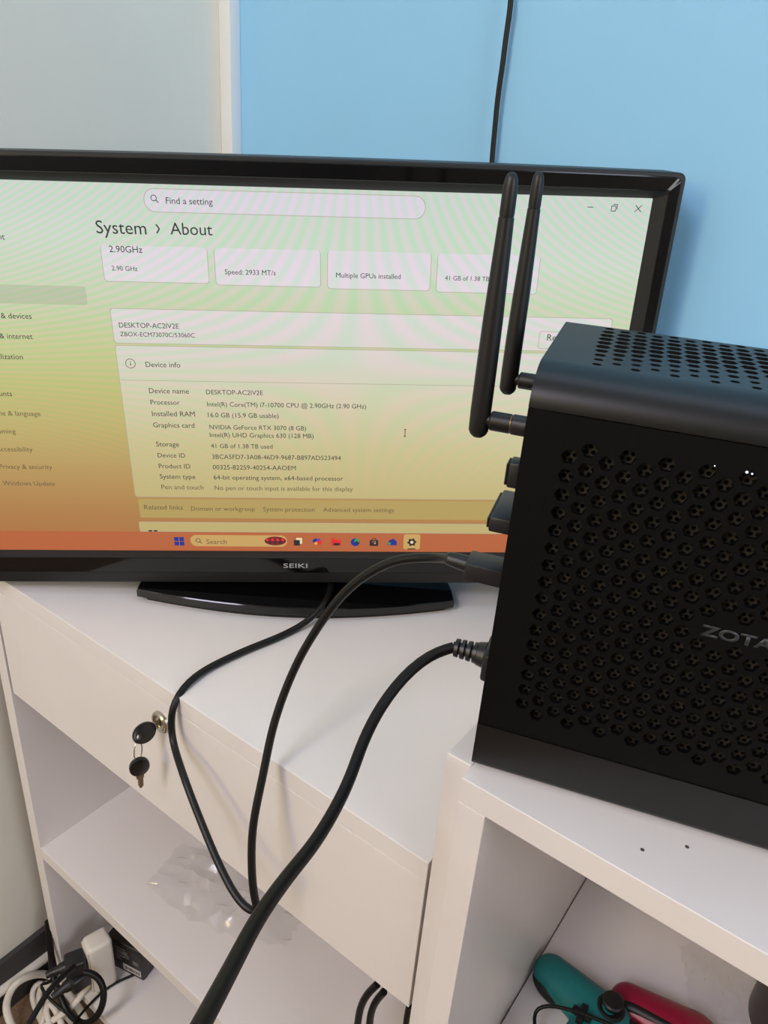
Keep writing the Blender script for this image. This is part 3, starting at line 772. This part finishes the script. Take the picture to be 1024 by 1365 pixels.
bm_tube(bm, pts, rad, 20); from_bm('strain_relief', bm, plug_black, pcb, True, 30)

# ------------------------------------------------------------------ keys
key_shape = [(0, 0)]
def key_blade(bm, L, mtx):
    prof = [(-3.4, 0), (-3.4, 5), (-2.6, 6)]
    z = 6
    k = 0
    while z < L - 3:
        prof.append((-2.4 + (0.9 if k % 2 else 0), z)); z += 2.0; k += 1
    prof += [(-1.2, L - 1.5), (0.2, L), (2.4, L - 3), (2.6, 6), (3.4, 5), (3.4, 0)]
    A = [bm.verts.new(mtx @ Vector((x, -.9, z_))) for x, z_ in prof]; B = [bm.verts.new(mtx @ Vector((x, .9, z_))) for x, z_ in prof]
    n = len(prof); bm.faces.new(A); bm.faces.new(B[::-1])
    for i in range(n): bm.faces.new((A[i], B[i], B[(i + 1) % n], A[(i + 1) % n]))
def key_head(bm, mtx, w=9.0, h=11.6):
    n = 36
    def ring(s, y, hole=False):
        return [bm.verts.new(mtx @ (Vector((w * s * math.cos(2 * math.pi * k / n), y, -10 + h * s * math.sin(2 * math.pi * k / n))) if not hole else Vector((2.2 * math.cos(2 * math.pi * k / n), y, -17 + 2.2 * math.sin(2 * math.pi * k / n))))) for k in range(n)]
    rings = [ring(1, -2.2, True), ring(.86, -2.2), ring(.97, -1.7), ring(1.0, -.6), ring(1.0, .6), ring(.97, 1.7), ring(.86, 2.2), ring(1, 2.2, True)]
    for a, b in zip(rings, rings[1:] + rings[:1]):
        for k in range(n): bm.faces.new((a[k], a[(k + 1) % n], b[(k + 1) % n], b[k]))
def make_key(label, loc, rotm_, L):
    t = thing('key', label, 'key', loc, 0, 'keys of the drawer lock')
    t.matrix_world = Matrix.Translation(loc) @ rotm_
    bm = bmesh.new(); key_head(bm, Matrix.Identity(4)); from_bm('head', bm, key_black, t, True, 35)
    bm = bmesh.new(); key_blade(bm, L, Matrix.Identity(4)); from_bm('blade', bm, nickel, t)
    return t
# first key: blade points into the lock (+y); second key hangs blade down from the ring
k1 = make_key('black-headed key turned into the drawer lock', W(-287.5, -8.5, -43.5), Matrix.Rotation(math.radians(-90), 4, 'X') @ Matrix.Rotation(math.radians(62), 4, 'Z'), 7.5)
k2 = make_key('black-headed key dangling on the ring under the lock', W(-287.5, -27, -86), Matrix.Rotation(math.radians(64), 4, 'Z') @ Matrix.Rotation(math.radians(188), 4, 'X') , 20)
ringc = W(-287.5, -26.5, -59)
bm = bmesh.new()
pts = [Vector((0, 8 * math.cos(2 * math.pi * k / 40) * .75, 11 * math.sin(2 * math.pi * k / 40))) for k in range(41)]
bm_tube(bm, pts, 0.6, 8)
ko = from_bm('key_ring', bm, nickel, None, True, 60); ko.location = ringc; ko.rotation_euler = (0, 0, math.radians(20))
tag(ko, 'thin split ring joining the two drawer keys', 'key ring')

# ------------------------------------------------------------------ loose cables
cable('wall_cable', WALL_PATH, 2.6, rubber, 'thin black cable hanging down the blue wall behind the television')
cable('loose_cable', UNDER_A, 3.6, rubber, 'black cable bowing out from under the drawer onto the shelf', group=None)
cable('loose_cable', UNDER_B, 3.6, rubber, 'black cable bunched beside the bowed one under the drawer')
cable('loose_cable', UNDER_C, 2.6, rubber, 'black cable standing against the desk side panel under the drawer corner')
cable('white_cord', WHITE_BIG, 3.6, white_cord, 'widest loop of white cord lying on the carpet beside the desk', 'cord', flat=1.5)
cable('white_cord', WHITE_B, 3.2, white_cord, 'small tight loop of white cord inside the widest one', 'cord', flat=1.4)
cable('white_cord', WHITE_C, 3.2, white_cord, 'crossed loop of white cord bundled beside the desk panel', 'cord', flat=1.4)
cable('white_cord', WHITE_D, 3.0, white_cord, 'innermost curl of white cord on top of the bundle', 'cord', flat=1.4)
cable('white_cord', WHITE_LEAD, 3.6, white_cord, 'white cord running out of the white power tap', 'cord', flat=1.3)
cable('black_lead', BLACK_GAP, 4.6, rubber, 'black lead squeezed between desk and wall and looping to the lower plug', 'cord')
cable('black_lead', BLACK_GAP2, 2.2, rubber, 'thin black lead slack beside the desk panel', 'cord')
cable('black_lead', BLACK_LEAD, 3.8, rubber, 'black lead leaving the upper plug on the power tap', 'cord')
cable('black_lead', THIN_LEAD, 1.9, rubber, 'thin black lead running from the power adapter', 'cord')
cable('cable_conduit', PIPE, 8.0, white_plastic, 'straight white conduit along the dark skirting', 'conduit')

# ------------------------------------------------------------------ power tap, plugs, adapter
tap = thing('power_tap', 'upright white power tap with two black plugs in it', 'power tap', W(-519, 30, -697), math.radians(-14))
box('body', -15, 15, -17, 17, 0, 98, white_plastic, tap, 6, 4)
box('face_plate', -12.5, 12.5, -18.2, -16.6, 6, 92, white_plastic, tap, .7)
box('rating_sticker', -10, 10, -18.5, -18.1, 8, 24, label_white, tap)
def mains_plug(label, z, tiltz):
    c_, s_ = math.cos(math.radians(-14)), math.sin(math.radians(-14))
    t = thing('mains_plug', label, 'plug', W(-519 + s_ * 18.6, 30 - c_ * 18.6, -697 + z), math.radians(-14 + tiltz), 'plugs in the white power tap')
    box('body', -13, 13, -27, -0.2, -13, 13, plug_black, t, 4, 3)
    bm = bmesh.new(); bm_tube(bm, [Vector((0, -26, 0)), Vector((0, -34, 0)), Vector((0, -36, 0)), Vector((0, -46, -1)), Vector((0, -52, -2))], [9, 7.6, 6.2, 5.4, 4.6], 14)
    from_bm('neck', bm, satin_black, t, True, 30)
    return t
mains_plug('upper black plug on the white power tap', 68, -12)
mains_plug('lower black plug on the white power tap', 40, 6)
ang = math.atan2(14.6, 61.0)
ad = thing('power_adapter', 'black brick power adapter with a white barcode label', 'adapter', W(-534, 52, -697), ang)
box('body', 0, 63, 0, 34, 0, 66, adapter_black, ad, 2.5, 3)
box('barcode_label', 27, 59, -0.4, 0.3, 7, 20, label_white, ad)
random.seed(3)
xx = 30.0
while xx < 56:
    w_ = random.choice((.6, .9, 1.4)); box('barcode_bar', xx, xx + w_, -0.6, -0.3, 10, 17, print_black, ad); xx += w_ + random.choice((.6, .9, 1.2))
for zz, a, b_ in ((52, 18, 34), (47, 18, 38), (44, 18, 36), (41, 18, 40), (36, 16, 40), (33, 16, 30), (29, 16, 24), (26, 16, 26)):
    box('rating_print', a, b_, -0.4, 0.3, zz, zz + 1.5, label_grey, ad)
box('rating_print', 46, 56, -0.4, 0.3, 30, 37, label_grey, ad)

# ------------------------------------------------------------------ clear plastic bags
def crumple(name, label, outline_w, outline_d, loc, rotz, hgt, seed):
    """a thin sheet folded into many flat facets with a few raised creases"""
    rnd = random.Random(seed); nx, ny = 20, 12
    vs, fs = [], []
    for j in range(ny + 1):
        for i in range(nx + 1):
            u = i / nx - .5; v = j / ny - .5
            e = min(1.0, 5 * (0.5 - abs(u))) * min(1.0, 5 * (.5 - abs(v)))
            taper = 1 - 1.5 * u * u - .25 * u
            x = u * outline_w + rnd.uniform(-3, 3); y = v * outline_d * taper + rnd.uniform(-3, 3)
            ridge = max(0.0, 1 - 3.2 * abs(noise.noise((u * 5 + seed, v * 5, 2.2))))
            z = 1.0 + hgt * (.15 + .85 * e) * ridge + rnd.uniform(0, 2.2) * (.3 + e)
            vs.append((x, y, max(0.6, z)))
    for j in range(ny):
        for i in range(nx):
            a = j * (nx + 1) + i
            if (i + j) % 2: fs += [(a, a + 1, a + nx + 2), (a, a + nx + 2, a + nx + 1)]
            else: fs += [(a, a + 1, a + nx + 1), (a + 1, a + nx + 2, a + nx + 1)]
    o = build(name, vs, fs, film, None, True, 28)
    o.location = loc; o.rotation_euler = (0, 0, rotz)
    return tag(o, label, 'plastic bag')
crumple('plastic_bag', 'crumpled clear plastic bag on the desk shelf under the drawer', 200, 95, W(-330, 108, -428.1), math.radians(12), 20, 3.0)
crumple('plastic_bag', 'flattened clear plastic bag on the shelf beside the crimson gamepad', 90, 80, W(205, 300, -302.6), math.radians(25), 6, 8.0)

# ------------------------------------------------------------------ gamepads
def gamepad(name, label, loc, mtx, shell_mat, band):
    t = thing(name, label, 'gamepad', loc, 0, 'gamepads in the shelf unit')
    t.matrix_world = Matrix.Translation(loc) @ mtx
    bm = bmesh.new()
    def ell(c, r, rz=0):
        res = bmesh.ops.create_uvsphere(bm, u_segments=28, v_segments=16, radius=1)
        mm_ = Matrix.Translation(c) @ Matrix.Rotation(math.radians(rz), 4, 'Z') @ Matrix.Diagonal((*r, 1))
        for v in res['verts']: v.co = mm_ @ v.co
    # local: x to the handles' side, y across, z up
    E_ = [((18, 0, 22), (30, 56, 15), 0), ((16, 42, 21), (30, 30, 16), 0), ((16, -42, 21), (30, 30, 16), 0)]
    for s_ in (-1, 1):
        for q in range(7):
            f = q / 6
            E_.append(((6 - 46 * f, (48 + 12 * f) * s_, 20 - 3 * f), (26 - 7 * f, 24 - 5 * f, 17 - 3 * f), -14 * s_))
    for c_, r_, z_ in E_: ell(c_, r_, z_)
    sh = from_bm('shell', bm, shell_mat, t, True, 180)
    md = sh.modifiers.new('remesh', 'REMESH'); md.mode = 'VOXEL'; md.voxel_size = 0.0022; md.use_smooth_shade = True
    sm = sh.modifiers.new('smooth', 'SMOOTH'); sm.iterations = 10; sm.factor = .6
    for s_ in (-1, 1):
        bm = bmesh.new(); res = bmesh.ops.create_uvsphere(bm, u_segments=28, v_segments=16, radius=1)
        mm_ = Matrix.Translation((-34, 50 * s_ if not band else 58 * s_, 12.5)) @ Matrix.Rotation(math.radians(-14 * s_), 4, 'Z') @ Matrix.Diagonal((23, 14, 11.5, 1))
        for v in res['verts']: v.co = mm_ @ v.co
        from_bm('grip', bm, pad_black, t, True)
    for (x_, y_) in (((4, -24), (20, -50)) if band else ((20, 50), (4, -24))):
        bm = bmesh.new(); lathe(bm, [(13, 33), (13.2, 36.5), (11, 37.4), (6, 36), (5.4, 42), (9.4, 43.5), (10, 46), (8.6, 47.6), (0, 46.6)], 26, Matrix.Translation((x_, y_, 0)))
        from_bm('thumbstick', bm, pad_black, t, True, 35)
    oy = 50 if band else 0; bm = bmesh.new(); bm_box(bm, -9, 9, 24 - oy, 30 - oy, 33, 40, 1.2); bm_box(bm, -3, 3, 18 - oy, 36 - oy, 33, 40.2, 1.2); from_bm('direction_pad', bm, pad_black, t, True)
    for a, b_ in () if band else ((26, -46), (12, -46), (19, -39), (19, -53)):
        bm = bmesh.new(); lathe(bm, [(4.4, 33), (4.2, 39.5), (3.2, 40.4), (0, 40.6)], 16, Matrix.Translation((a, b_, 0))); from_bm('button', bm, pad_black, t, True, 35)
    for s_ in (-1, 1):
        box('shoulder_button', 34, 49, 22 if s_ > 0 else -58, 58 if s_ > 0 else -22, 14, 30, pad_black, t, 5, 3)
    if band:
        for s_ in (-1, 1):                       # a black strip inlaid along the inner side of each handle
            pts = []
            for q in range(12):
                f = 1.36 - 1.5 * q / 11; g = min(1.0, max(0.0, f)); tip = max(0.0, f - 1.0) / .36
                pts.append(Vector((6 - 46 * f, ((48 + 12 * g) - 9.5) * s_, (20 - 3 * g) + (17 - 3 * g) * (.80 - .75 * tip * tip) - 3.0)))
            bm = bmesh.new(); bm_tube(bm, smooth_path(pts, 3), 5.6, 14); from_bm('side_band', bm, pad_black, t, True, 60)
    return t
gamepad('gamepad', 'teal gamepad with black sticks leaning on the shelf unit side panel', W(101, 124, -302.6), Matrix.Rotation(math.radians(2), 4, 'Z'), teal, False)
gamepad('gamepad', 'crimson gamepad with a black strip along its handle', W(187, 159, -302.6), Matrix.Rotation(math.radians(18), 4, 'Z'), crimson, True)
cable('gamepad_cable', PAD_CABLE, 1.7, rubber, 'thin black cable lying across the teal gamepad')
# roll of dark tape
tp = thing('tape_roll', 'dark brown tape roll at the back of the shelf unit', 'tape roll', W(276, 300, -302.6))
bm = bmesh.new(); lathe(bm, [(38, 0), (52, 0), (52, 60), (38, 60), (38, 0)], 48); from_bm('tape', bm, tape_brown, tp, True, 30)
bm = bmesh.new(); lathe(bm, [(35, 0), (38, 0), (38, 60.4), (35, 60.4), (35, 0)], 48); from_bm('core', bm, label_grey, tp, True, 30)
